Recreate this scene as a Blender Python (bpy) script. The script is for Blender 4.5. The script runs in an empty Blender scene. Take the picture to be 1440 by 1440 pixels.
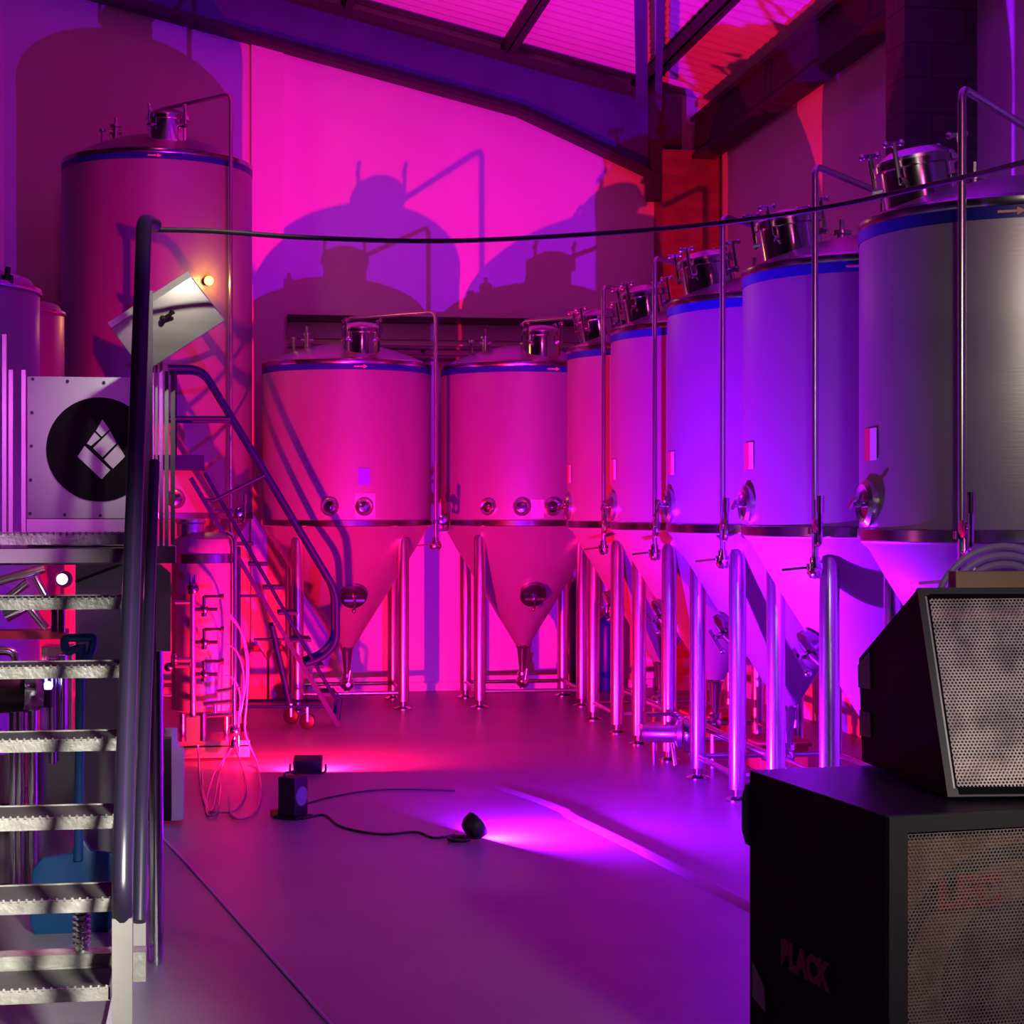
import bpy, bmesh, math, random
from mathutils import Vector, Matrix
random.seed(7)
C = bpy.context.scene.collection
SC = bpy.context.scene
R = math.radians

# ------------------------------------------------------------------ camera, world, light, exposure
CAM_H = 1.65
YAW = R(9.18)
cs, sn = math.cos(YAW), math.sin(YAW)
cd = bpy.data.cameras.new('camera'); cam = bpy.data.objects.new('camera', cd); C.objects.link(cam)
cam.location = (0, 0, CAM_H); cam.rotation_euler = (R(90), 0, -YAW)
cd.sensor_width = 36; cd.lens = 65; cd.shift_y = -0.0014; cd.clip_end = 100
SC.camera = cam
w = bpy.data.worlds.new('world'); SC.world = w; w.use_nodes = True
w.node_tree.nodes['Background'].inputs[0].default_value = (0.5, 0.10, 0.55, 1)
w.node_tree.nodes['Background'].inputs[1].default_value = 0.006
SC.view_settings.view_transform = 'Standard'; SC.view_settings.look = 'None'
SC.view_settings.gamma = 1; SC.view_settings.use_curve_mapping = False
SC.view_settings.exposure = 0.0
SC.cycles.max_bounces = 12; SC.cycles.diffuse_bounces = 8; SC.cycles.glossy_bounces = 6

RED = (1.0, 0.004, 0.052); VIOLET = (0.30, 0.003, 1.0)
RED_W, VIOLET_W = 500, 670

def area(name, loc, d, size, col, power, shape='DISK', parent=None, spread=180):
    l = bpy.data.lights.new(name, 'AREA'); l.shape = shape; l.size = size; l.color = col; l.energy = power
    l.spread = R(spread)
    o = bpy.data.objects.new(name, l); C.objects.link(o); o.location = loc
    o.rotation_euler = Vector(d).to_track_quat('-Z', 'Y').to_euler()
    if parent is not None:
        o.parent = parent; o.location = Vector(loc) - parent.location
    return o
# warm room light from added, unseen lamps, each aimed at one object
area('warm_fill_light', (2.3, 0.8, 2.3), (-0.09, 0.94, -0.34), 0.35, (1.0, 0.88, 0.80), 2.4, spread=30)
area('warm_fill_light', (1.0, 1.5, 2.7), (-0.445, 0.785, -0.435), 0.30, (1.0, 0.94, 0.82), 36, spread=34)
area('warm_fill_light', (0.7, 3.0, 4.6), (-0.19, 0.84, -0.545), 0.12, (1.0, 0.92, 0.80), 0.9, spread=13)  # added narrow lamp to brighten the tilted hatch lid
area('warm_fill_light', (1.5, 2.4, 3.0), (0.42, 0.89, -0.17), 0.30, (1.0, 0.84, 0.72), 2.2, spread=36)
# added coloured fills without a visible source: near floor, emblem panel, upper walls
area('colour_fill_light', (0.6, 3.0, 6.0), (0.0, 0.35, -0.94), 1.2, (0.62, 0.0, 0.9), 13, spread=110)
area('colour_fill_light', (-0.95, -0.5, 2.5), (-0.0, 1.0, -0.072), 0.1, (0.80, 0.10, 0.95), 1.4, spread=13)
area('colour_fill_light', (1.0, -3.0, 5.2), (0.05, 1.0, 0.0), 0.5, (1.0, 0.05, 0.42), 8, spread=40)

# ------------------------------------------------------------------ measuring: a picture point on a known plane
F = 2600.0; CX, CY = 720.0, 718.0
def ray(px, py):
    q = (px-CX)/F; e = (CY-py)/F
    return Vector((q*cs+sn, cs-q*sn, e))
EYE = Vector((0, 0, CAM_H))
def at_y(px, py, Y): r = ray(px, py); return EYE + r*(Y/r.y)
def at_x(px, py, X): r = ray(px, py); return EYE + r*(X/r.x)
def at_z(px, py, Z): r = ray(px, py); return EYE + r*((Z-CAM_H)/r.z)
def at_d(px, py, d): return EYE + ray(px, py)*d

# ------------------------------------------------------------------ materials
def mat(name, col, rough=0.5, metal=0.0, noise=None, bump=None, spec=None, emit=None, aniso=None, alpha=None, trans=None):
    m = bpy.data.materials.new(name); m.use_nodes = True
    nt = m.node_tree; b = nt.nodes['Principled BSDF']
    b.inputs['Base Color'].default_value = (*col, 1); b.inputs['Roughness'].default_value = rough
    b.inputs['Metallic'].default_value = metal
    if spec is not None: b.inputs['Specular IOR Level'].default_value = spec
    if emit: b.inputs['Emission Color'].default_value = (*emit[0], 1); b.inputs['Emission Strength'].default_value = emit[1]
    if trans: b.inputs['Transmission Weight'].default_value = trans
    if alpha is not None: b.inputs['Alpha'].default_value = alpha
    tc = nt.nodes.new('ShaderNodeTexCoord')
    def ntex(scale, stretch, detail=4):
        mp = nt.nodes.new('ShaderNodeMapping'); mp.inputs['Scale'].default_value = stretch
        nt.links.new(tc.outputs['Object'], mp.inputs[0])
        n = nt.nodes.new('ShaderNodeTexNoise'); n.inputs['Scale'].default_value = scale; n.inputs['Detail'].default_value = detail
        nt.links.new(mp.outputs[0], n.inputs['Vector']); return n
    if noise:
        n = ntex(noise[0], noise[3] if len(noise) > 3 else (1, 1, 1))
        r = nt.nodes.new('ShaderNodeValToRGB'); nt.links.new(n.outputs['Fac'], r.inputs[0])
        r.color_ramp.elements[0].position = 0.35; r.color_ramp.elements[1].position = 0.68
        r.color_ramp.elements[0].color = (*noise[1], 1); r.color_ramp.elements[1].color = (*noise[2], 1)
        nt.links.new(r.outputs[0], b.inputs['Base Color'])
    if bump:
        n = ntex(bump[0], bump[2] if len(bump) > 2 else (1, 1, 1), 6)
        bp = nt.nodes.new('ShaderNodeBump'); bp.inputs['Strength'].default_value = bump[1]; bp.inputs['Distance'].default_value = 0.01
        nt.links.new(n.outputs['Fac'], bp.inputs['Height']); nt.links.new(bp.outputs[0], b.inputs['Normal'])
    if aniso:
        t = nt.nodes.new('ShaderNodeTangent'); t.direction_type = 'RADIAL'; t.axis = 'Z'
        b.inputs['Anisotropic'].default_value = aniso; nt.links.new(t.outputs[0], b.inputs['Tangent'])
    return m

def brick_mat(name, c1, c2, mortar, bw, bh, scale=1.0, bump=0.4, axes='XZ'):
    m = bpy.data.materials.new(name); m.use_nodes = True; nt = m.node_tree; b = nt.nodes['Principled BSDF']
    b.inputs['Roughness'].default_value = 0.85
    tc = nt.nodes.new('ShaderNodeTexCoord'); sp = nt.nodes.new('ShaderNodeSeparateXYZ'); cb = nt.nodes.new('ShaderNodeCombineXYZ')
    nt.links.new(tc.outputs['Object'], sp.inputs[0])
    ad = nt.nodes.new('ShaderNodeMath'); ad.operation = 'ADD'
    nt.links.new(sp.outputs['X'], ad.inputs[0]); nt.links.new(sp.outputs['Y'], ad.inputs[1])
    nt.links.new(ad.outputs[0], cb.inputs['X']); nt.links.new(sp.outputs['Z'], cb.inputs['Y'])
    t = nt.nodes.new('ShaderNodeTexBrick'); nt.links.new(cb.outputs[0], t.inputs['Vector'])
    t.inputs['Color1'].default_value = (*c1, 1); t.inputs['Color2'].default_value = (*c2, 1); t.inputs['Mortar'].default_value = (*mortar, 1)
    t.inputs['Scale'].default_value = scale; t.inputs['Mortar Size'].default_value = 0.008
    t.inputs['Brick Width'].default_value = bw; t.inputs['Row Height'].default_value = bh
    n = nt.nodes.new('ShaderNodeTexNoise'); n.inputs['Scale'].default_value = 6; nt.links.new(tc.outputs['Object'], n.inputs['Vector'])
    mx = nt.nodes.new('ShaderNodeMix'); mx.data_type = 'RGBA'; mx.blend_type = 'MULTIPLY'; mx.inputs[0].default_value = 0.6
    nt.links.new(t.outputs['Color'], mx.inputs[6]); nt.links.new(n.outputs['Fac'], mx.inputs[7])
    nt.links.new(mx.outputs[2], b.inputs['Base Color'])
    bp = nt.nodes.new('ShaderNodeBump'); bp.inputs['Strength'].default_value = bump; bp.inputs['Distance'].default_value = 0.01; bp.invert = True
    nt.links.new(t.outputs['Fac'], bp.inputs['Height']); nt.links.new(bp.outputs[0], b.inputs['Normal'])
    return m

def grille_mat(name, pitch, thr, col, smudge):
    """perforated sheet: hexagonal holes cut by position on the sheet (object X, Z)"""
    m = bpy.data.materials.new(name); m.use_nodes = True; nt = m.node_tree; b = nt.nodes['Principled BSDF']
    b.inputs['Roughness'].default_value = 0.5; b.inputs['Metallic'].default_value = 0.3
    tc = nt.nodes.new('ShaderNodeTexCoord'); sp = nt.nodes.new('ShaderNodeSeparateXYZ'); nt.links.new(tc.outputs['Object'], sp.inputs[0])
    k = 2*math.pi/(pitch*math.sqrt(3)/2)
    def lin(a, c):
        x = nt.nodes.new('ShaderNodeMath'); x.operation = 'MULTIPLY'; x.inputs[1].default_value = a*k; nt.links.new(sp.outputs['X'], x.inputs[0])
        z = nt.nodes.new('ShaderNodeMath'); z.operation = 'MULTIPLY_ADD'; z.inputs[1].default_value = c*k
        nt.links.new(sp.outputs['Z'], z.inputs[0]); nt.links.new(x.outputs[0], z.inputs[2])
        s = nt.nodes.new('ShaderNodeMath'); s.operation = 'COSINE'; nt.links.new(z.outputs[0], s.inputs[0]); return s
    a, c, d = lin(0, 1), lin(.8660254, .5), lin(.8660254, -.5)
    s1 = nt.nodes.new('ShaderNodeMath'); s1.operation = 'ADD'; nt.links.new(a.outputs[0], s1.inputs[0]); nt.links.new(c.outputs[0], s1.inputs[1])
    s2 = nt.nodes.new('ShaderNodeMath'); s2.operation = 'ADD'; nt.links.new(s1.outputs[0], s2.inputs[0]); nt.links.new(d.outputs[0], s2.inputs[1])
    lt = nt.nodes.new('ShaderNodeMath'); lt.operation = 'LESS_THAN'; lt.inputs[1].default_value = thr; nt.links.new(s2.outputs[0], lt.inputs[0])
    nt.links.new(lt.outputs[0], b.inputs['Alpha'])
    n = nt.nodes.new('ShaderNodeTexNoise'); n.inputs['Scale'].default_value = 9; n.inputs['Detail'].default_value = 3
    nt.links.new(tc.outputs['Object'], n.inputs['Vector'])
    r = nt.nodes.new('ShaderNodeValToRGB'); nt.links.new(n.outputs['Fac'], r.inputs[0])
    r.color_ramp.elements[0].position = 0.38; r.color_ramp.elements[1].position = 0.56
    r.color_ramp.elements[0].color = (*smudge, 1); r.color_ramp.elements[1].color = (*col, 1)
    nt.links.new(r.outputs[0], b.inputs['Base Color'])
    return m

M = {}
M['plaster'] = mat('plaster', (.76, .74, .74), .9, noise=(1.2, (.73, .71, .71), (.78, .76, .76)), bump=(40, .08))
M['floor'] = mat('vinyl_floor', (.27, .27, .28), .38, spec=.35, noise=(1.6, (.245, .245, .25), (.295, .295, .30)), bump=(160, .12))
M['roof'] = mat('roof_sheet', (.66, .64, .64), .7)
M['dark_wall'] = mat('dark_wall', (.10, .09, .10), .9)
M['beam'] = mat('painted_beam', (.05, .035, .22), .55, noise=(3, (.045, .03, .19), (.06, .04, .25)))
M['beam_dark'] = mat('dark_beam', (.03, .025, .035), .7)
M['brick'] = brick_mat('brick', (.42, .16, .10), (.34, .12, .08), (.30, .22, .2), .225, .075)
M['block'] = brick_mat('block', (.13, .13, .13), (.10, .10, .11), (.07, .07, .07), .44, .215)
M['steel'] = mat('brushed_steel', (.36, .35, .345), .36, .5, aniso=.55, bump=(9, .03, (1, 1, 18)))
M['steel_dome'] = mat('dome_steel', (.45, .43, .43), .33, .85)
M['polish'] = mat('polished_steel', (.72, .71, .70), .14, 1.0)
M['satin'] = mat('satin_steel', (.62, .61, .60), .27, .95)
M['belt'] = mat('belt_steel', (.42, .40, .40), .22, 1.0)
M['band'] = mat('blue_band', (.010, .012, .21), .4)
M['darkport'] = mat('port_steel', (.30, .29, .3), .2, 1.0)
M['rail'] = mat('rail_paint', (.016, .012, .03), .32)
M['ladder'] = mat('ladder_paint', (.006, .006, .085), .55, spec=.2)
M['galv'] = mat('galvanised', (.42, .42, .39), .42, .55, noise=(14, (.30, .30, .275), (.52, .52, .48)), bump=(60, .25))
M['galv_plain'] = mat('galvanised_plain', (.42, .41, .39), .4, .6, noise=(4, (.36, .35, .33), (.47, .46, .44)))
M['tread'] = mat('tread_top', (.05, .05, .05), .8, bump=(90, .6))
M['black'] = mat('black_plastic', (.012, .012, .013), .45)
M['carpet'] = mat('cabinet_covering', (.006, .006, .007), .75, spec=.08, bump=(220, .15))
M['glossblack'] = mat('black_vinyl', (.008, .008, .009), .36, spec=.3)
M['edge'] = mat('cabinet_edge', (.022, .024, .022), .5)
M['rubber'] = mat('rubber', (.012, .011, .013), .5)
M['ply'] = mat('plywood', (.34, .17, .09), .7, noise=(5, (.28, .13, .07), (.40, .21, .11), (1, 1, 8)))
M['strip'] = mat('pale_strip', (.55, .38, .22), .7)
M['board'] = mat('board', (.30, .19, .11), .7, noise=(4, (.26, .16, .09), (.34, .22, .13), (1, 8, 1)))
M['cone_paper'] = mat('cone_paper', (.075, .068, .068), .8)
M['redpaint'] = mat('red_paint', (.60, .03, .02), .7)
M['redfaint'] = mat('faded_red_paint', (.16, .015, .02), .8)
M['cardblue'] = mat('violet_card', (.15, .07, .9), .6)
M['tape'] = mat('paper_tape', (.20, .16, .17), .8)
M['grille'] = grille_mat('grille_grey', .0098, .1, (.50, .44, .39), (.26, .22, .21))
M['grille2'] = grille_mat('grille_brown', .0098, -.35, (.30, .24, .22), (.20, .16, .15))
M['white'] = mat('white_panel', (.62, .60, .62), .45, noise=(2, (.56, .54, .56), (.66, .64, .66)))
M['ink'] = mat('black_print', (.006, .006, .006), .6, spec=.08)
M['lilac'] = mat('emblem', (.55, .52, .55), .5)
M['blueplastic'] = mat('blue_plastic', (.008, .075, .24), .4)
M['bluebottle'] = mat('blue_bottle', (.01, .015, .22), .4)
M['milky'] = mat('milky_plastic', (.55, .53, .56), .4)
M['can'] = mat('jerrycan', (.55, .42, .42), .5)
M['hose'] = mat('clear_hose', (.26, .18, .34), .25, spec=.6)
M['hatch'] = mat('hatch_steel', (.5, .48, .44), .42, .6, noise=(3, (.42, .40, .36), (.56, .54, .50), (1, 1, 6)))
M['greyhose'] = mat('ribbed_hose', (.42, .40, .44), .4)
M['labelred'] = mat('label_red', (.55, .03, .05), .6)
M['labelwhite'] = mat('label_white', (.6, .6, .58), .6)
M['yellow'] = mat('arrow_yellow', (.85, .55, .25), .6)
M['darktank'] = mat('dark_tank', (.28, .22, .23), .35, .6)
M['grey_panel'] = mat('grey_panel', (.34, .33, .32), .5, .2, noise=(3, (.30, .29, .28), (.37, .36, .35)))
M['orangebox'] = mat('orange_box', (.5, .12, .05), .6)
M['lens_red'] = mat('red_lens', (.2, .02, .02), .3, emit=(RED, 6))
M['lens_violet'] = mat('violet_lens', (.05, .02, .2), .3, emit=(VIOLET, 6))
M['oval'] = mat('dull_lens', (.25, .2, .4), .15)
M['amber'] = mat('amber_glow', (.9, .4, .05), .3, emit=((1.0, .42, .04), 14))
M['pinkglow'] = mat('pink_glow', (.9, .3, .6), .3, emit=((1.0, .25, .75), 9))
M['blueglow'] = mat('blue_glow', (.4, .5, 1), .3, emit=((.35, .45, 1.0), 7))
M['conduit'] = mat('conduit', (.22, .20, .21), .4, .5)
M['red_shelf'] = mat('brown_shelf', (.30, .09, .05), .6)

# ------------------------------------------------------------------ mesh builder
def frame_of(d):
    d = Vector(d).normalized(); up = Vector((0, 0, 1)) if abs(d.z) < .95 else Vector((1, 0, 0))
    x = up.cross(d).normalized(); return x, d.cross(x).normalized(), d
def fillet(pts, rad, n=5):
    pts = [Vector(p) for p in pts]; out = [pts[0]]
    for i in range(1, len(pts)-1):
        a, b, c = pts[i-1], pts[i], pts[i+1]
        r = min(rad, (a-b).length*.48, (c-b).length*.48)
        p, q = b+(a-b).normalized()*r, b+(c-b).normalized()*r
        for k in range(n+1):
            t = k/n; out.append(p*(1-t)**2 + b*2*t*(1-t) + q*t*t)
    out.append(pts[-1]); return out
def smooth_path(pts, n=6):
    pts = [Vector(p) for p in pts]; out = []
    for i in range(len(pts)-1):
        p0 = pts[max(i-1, 0)]; p1 = pts[i]; p2 = pts[i+1]; p3 = pts[min(i+2, len(pts)-1)]
        for k in range(n):
            t = k/n
            out.append(.5*((2*p1)+(p2-p0)*t+(2*p0-5*p1+4*p2-p3)*t*t+(3*p1-p0-3*p2+p3)*t**3))
    out.append(pts[-1]); return out

class MB:
    def __init__(s): s.bm = bmesh.new()
    def ring(s, c, x, y, r, seg): return [s.bm.verts.new(Vector(c)+x*(r*math.cos(2*math.pi*i/seg))+y*(r*math.sin(2*math.pi*i/seg))) for i in range(seg)]
    def bridge(s, a, b):
        n = len(a)
        for i in range(n): s.bm.faces.new((a[i], a[(i+1) % n], b[(i+1) % n], b[i]))
    def box(s, c, size, rot=None):
        c = Vector(c); h = Vector(size)/2; vs = []
        for z in (-1, 1):
            for y in (-1, 1):
                for x in (-1, 1):
                    v = Vector((x*h.x, y*h.y, z*h.z)); v = rot @ v if rot else v
                    vs.append(s.bm.verts.new(c+v))
        for f in ((0, 2, 3, 1), (4, 5, 7, 6), (0, 1, 5, 4), (2, 6, 7, 3), (0, 4, 6, 2), (1, 3, 7, 5)): s.bm.faces.new([vs[i] for i in f])
        return s
    def span(s, a, b): a, b = Vector(a), Vector(b); return s.box((a+b)/2, [abs(x) for x in (b-a)])
    def bar(s, p0, p1, wx, wy, up=None):
        p0, p1 = Vector(p0), Vector(p1); d = (p1-p0)
        if up is None: x, y, z = frame_of(d)
        else: z = d.normalized(); x = Vector(up).cross(z).normalized(); y = z.cross(x)
        m = Matrix((x, y, z)).transposed(); return s.box((p0+p1)/2, (wx, wy, d.length), m)
    def cyl(s, p0, p1, r0, r1=None, seg=16):
        p0, p1 = Vector(p0), Vector(p1); r1 = r0 if r1 is None else r1; x, y, z = frame_of(p1-p0)
        a, b = s.ring(p0, x, y, r0, seg), s.ring(p1, x, y, r1, seg); s.bridge(a, b)
        s.bm.faces.new(list(reversed(a))); s.bm.faces.new(b); return s
    def tube(s, pts, r, seg=8, closed=False):
        pts = [Vector(p) for p in pts]; n = len(pts); prev = None; rings = []
        t0 = (pts[1]-pts[0]).normalized(); x, y, _ = frame_of(t0)
        for i in range(n):
            if closed: t = (pts[(i+1) % n]-pts[i-1]).normalized()
            else: t = (pts[min(i+1, n-1)]-pts[max(i-1, 0)]).normalized()
            x = (x-t*x.dot(t)).normalized(); y = t.cross(x)
            rings.append(s.ring(pts[i], x, y, r, seg))
        for i in range(n-1): s.bridge(rings[i], rings[i+1])
        if closed: s.bridge(rings[-1], rings[0])
        else: s.bm.faces.new(list(reversed(rings[0]))); s.bm.faces.new(rings[-1])
        return s
    def lathe(s, prof, seg=64, c=(0, 0, 0), axis=(0, 0, 1)):
        x, y, z = frame_of(axis)
        if tuple(axis) == (0, 0, 1): x, y, z = Vector((1, 0, 0)), Vector((0, 1, 0)), Vector((0, 0, 1))
        rings = []; c = Vector(c)
        for r, h in prof:
            if r < 1e-6: rings.append([s.bm.verts.new(c+z*h)])
            else: rings.append(s.ring(c+z*h, x, y, r, seg))
        for a, b in zip(rings, rings[1:]):
            if len(a) == 1 and len(b) == 1: continue
            if len(a) == 1: [s.bm.faces.new((a[0], b[i], b[(i+1) % seg])) for i in range(seg)]
            elif len(b) == 1: [s.bm.faces.new((a[i], a[(i+1) % seg], b[0])) for i in range(seg)]
            else: s.bridge(a, b)
        return s
    def ball(s, c, r, seg=14):
        n = 8; return s.lathe([(r*math.sin(math.pi*i/n), -r*math.cos(math.pi*i/n)) for i in range(n+1)], seg, c)
    def torus(s, c, Rr, r, axis=(0, 0, 1), seg=24, rs=8):
        x, y, z = frame_of(axis); c = Vector(c)
        return s.tube([c+x*(Rr*math.cos(2*math.pi*i/seg))+y*(Rr*math.sin(2*math.pi*i/seg)) for i in range(seg)], r, rs, True)
    def prism(s, poly, off):
        off = Vector(off); a = [s.bm.verts.new(Vector(p)) for p in poly]; b = [s.bm.verts.new(Vector(p)+off) for p in poly]
        s.bridge(a, b); s.bm.faces.new(list(reversed(a))); s.bm.faces.new(b); return s
    def build(s, name, m, parent=None, ang=38, bevel=0):
        bmesh.ops.recalc_face_normals(s.bm, faces=s.bm.faces)
        if bevel:
            es = [e for e in s.bm.edges if len(e.link_faces) == 2 and e.calc_face_angle(0) > R(40)]
            bmesh.ops.bevel(s.bm, geom=es, offset=bevel, segments=2, affect='EDGES', profile=.5)
        if parent is not None:
            root = parent
            while root.parent: root = root.parent
            org = root.location.copy()
        else:
            xs = [v.co for v in s.bm.verts]; lo = Vector([min(v[i] for v in xs) for i in range(3)]); hi = Vector([max(v[i] for v in xs) for i in range(3)])
            org = Vector(((lo.x+hi.x)/2, (lo.y+hi.y)/2, lo.z))
        for v in s.bm.verts: v.co -= org
        me = bpy.data.meshes.new(name); s.bm.to_mesh(me); s.bm.free()
        for p in me.polygons: p.use_smooth = True
        me.set_sharp_from_angle(angle=R(ang))
        me.materials.append(M[m]); o = bpy.data.objects.new(name, me); C.objects.link(o)
        if parent is not None: o.parent = parent
        else: o.location = org
        return o

def tag(o, label, cat, group=None):
    o['label'] = label; o['category'] = cat
    if group: o['group'] = group
    return o
def thing(name, label, cat, loc=(0, 0, 0), group=None):
    o = bpy.data.objects.new(name, None); C.objects.link(o); o.location = loc; o.empty_display_size = .1
    return tag(o, label, cat, group)
def struct(o): o['kind'] = 'structure'; return o
def copy_tree(o, parent=None):
    c = o.copy(); C.objects.link(c)
    if parent is not None: c.parent = parent
    for ch in list(o.children): copy_tree(ch, c)
    return c
def text_mesh(name, txt, size, m, parent, loc, rot, depth=.001):
    cu = bpy.data.curves.new(name, 'FONT'); cu.body = txt; cu.size = size; cu.extrude = depth; cu.align_x = 'LEFT'; cu.offset = size*.06
    t = bpy.data.objects.new('tmp', cu); C.objects.link(t); bpy.context.view_layer.update()
    me = bpy.data.meshes.new_from_object(t.evaluated_get(bpy.context.evaluated_depsgraph_get())); bpy.data.objects.remove(t)
    me.materials.clear(); me.materials.append(M[m]); o = bpy.data.objects.new(name, me); C.objects.link(o)
    o.parent = parent; o.location = loc; o.rotation_euler = rot; return o

# ------------------------------------------------------------------ the room
XR, YB = 4.64, 16.86          # right wall, back wall
XL, YF = -7.0, -5.0
def roof_z(x): return 6.277-.2346*(x-1.2635)
struct(MB().span((XL, YF, -.1), (XR+.2, YB+.2, 0)).build('floor', 'floor'))
mb = MB(); mb.prism([(XL, YB, 0), (XR, YB, 0), (XR, YB, roof_z(XR)), (XL, YB, roof_z(XL))], (0, .2, 0)); struct(mb.build('wall_back', 'plaster'))
struct(MB().span((XR, YF, 0), (XR+.2, YB+.2, roof_z(XR))).build('wall_right', 'plaster'))
struct(MB().span((XL-.2, YF, 0), (XL, YB+.2, roof_z(XL))).build('wall_left', 'dark_wall'))
mb = MB(); prof = []
y = YF
while y < YB:
    prof += [(y, 0), (y+.05, .028), (y+.10, .028), (y+.15, 0)]; y += .19
prev = None
for (yy, dz) in prof:
    a = mb.bm.verts.new((XL, yy, roof_z(XL)+dz)); b = mb.bm.verts.new((XR+.2, yy, roof_z(XR+.2)+dz))
    if prev: mb.bm.faces.new((prev[0], prev[1], b, a))
    prev = (a, b)
struct(mb.build('ceiling', 'roof', ang=10))
# rafter of the portal frame against the back wall, with a haunch at the corner
ry = YB-.22
def rz(x): return roof_z(x)-.15
mb = MB()
xa, xh, xe = XL, 2.75, 4.09
web = [(xa, ry, rz(xa)-.02), (xe, ry, rz(xe)-.02), (xe, ry, rz(xe)-.76), (xh, ry, rz(xh)-.50), (xa, ry, rz(xa)-.50)]
mb.prism(web, (0, .02, 0))
struct(mb.build('rafter_beam', 'beam'))
mb = MB()
mb.bar((xa, ry, rz(xa)-.035), (xe, ry, rz(xe)-.035), .07, .24, up=(0, 1, 0))
mb.bar((xa, ry, rz(xa)-.50), (xh, ry, rz(xh)-.50), .04, .20, up=(0, 1, 0))
mb.bar((xh, ry, rz(xh)-.50), (xe, ry, rz(xe)-.76), .04, .20, up=(0, 1, 0))
mb.bar((xe+.02, ry, rz(xe)-.95), (xe+.02, ry, rz(xe)), .18, .3)
struct(mb.build('rafter_beam_flange', 'beam_dark'))
# purlins and eaves beam
for i, px_ in enumerate((-2.93, -1.55, -.17, 1.20, 2.67, 3.90)):
    zt = roof_z(px_)
    mb = MB(); mb.span((px_-.055, YF, zt-.16), (px_-.04, YB-.02, zt-.01)); mb.span((px_-.055, YF, zt-.16), (px_+.03, YB-.02, zt-.145))
    mb.span((px_-.055, YF, zt-.03), (px_+.03, YB-.02, zt-.012))
    struct(mb.build('purlin_beam', 'beam_dark'))
mb = MB(); mb.span((4.38, YF, 4.90), (4.42, YB-.3, 5.26)); mb.span((4.34, YF, 5.23), (4.56, YB-.3, 5.27)); mb.span((4.34, YF, 4.88), (4.56, YB-.3, 4.92))
struct(mb.build('eaves_beam', 'beam_dark'))
# diagonal brace under the roof
p0, p1 = Vector((3.86, 16.2, 5.27)), Vector((2.48, 10.4, 5.77))
mb = MB(); mb.bar(p0+Vector((-.06, 0, 0)), p1+Vector((-.06, 0, 0)), .10, .10); mb.bar(p0+Vector((.09, 0, .0)), p1+Vector((.09, 0, .0)), .06, .06)
struct(mb.build('brace_beam', 'beam'))
# piers
struct(MB().span((.337, YB-.15, 0), (.626, YB, rz(.62)-.43)).build('pier_column', 'plaster'))
struct(MB().span((4.07, YB-.36, 0), (4.60, YB, 4.96)).build('brick_column', 'brick'))
struct(MB().span((4.17, 10.77, 0), (XR, 11.09, 5.40)).build('block_column', 'block'))
# ledge, kerb
struct(MB().span((.66, YB-.14, 3.36), (4.05, YB, 3.413)).build('ledge_trim', 'black'))
struct(MB().span((-3, YB-.14, 3.36), (.31, YB, 3.413)).build('ledge_trim', 'black'))
struct(MB().span((.66, YB-.05, 3.21), (4.05, YB, 3.36)).build('ledge_trim', 'grey_panel'))
struct(MB().span((XL, YB-.04, 0), (4.05, YB, .08)).build('baseboard_back', 'plaster'))
struct(MB().span((-.33, 4.6, 0), (-.27, 10.3, .05)).build('kerb_trim', 'plaster'))

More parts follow.
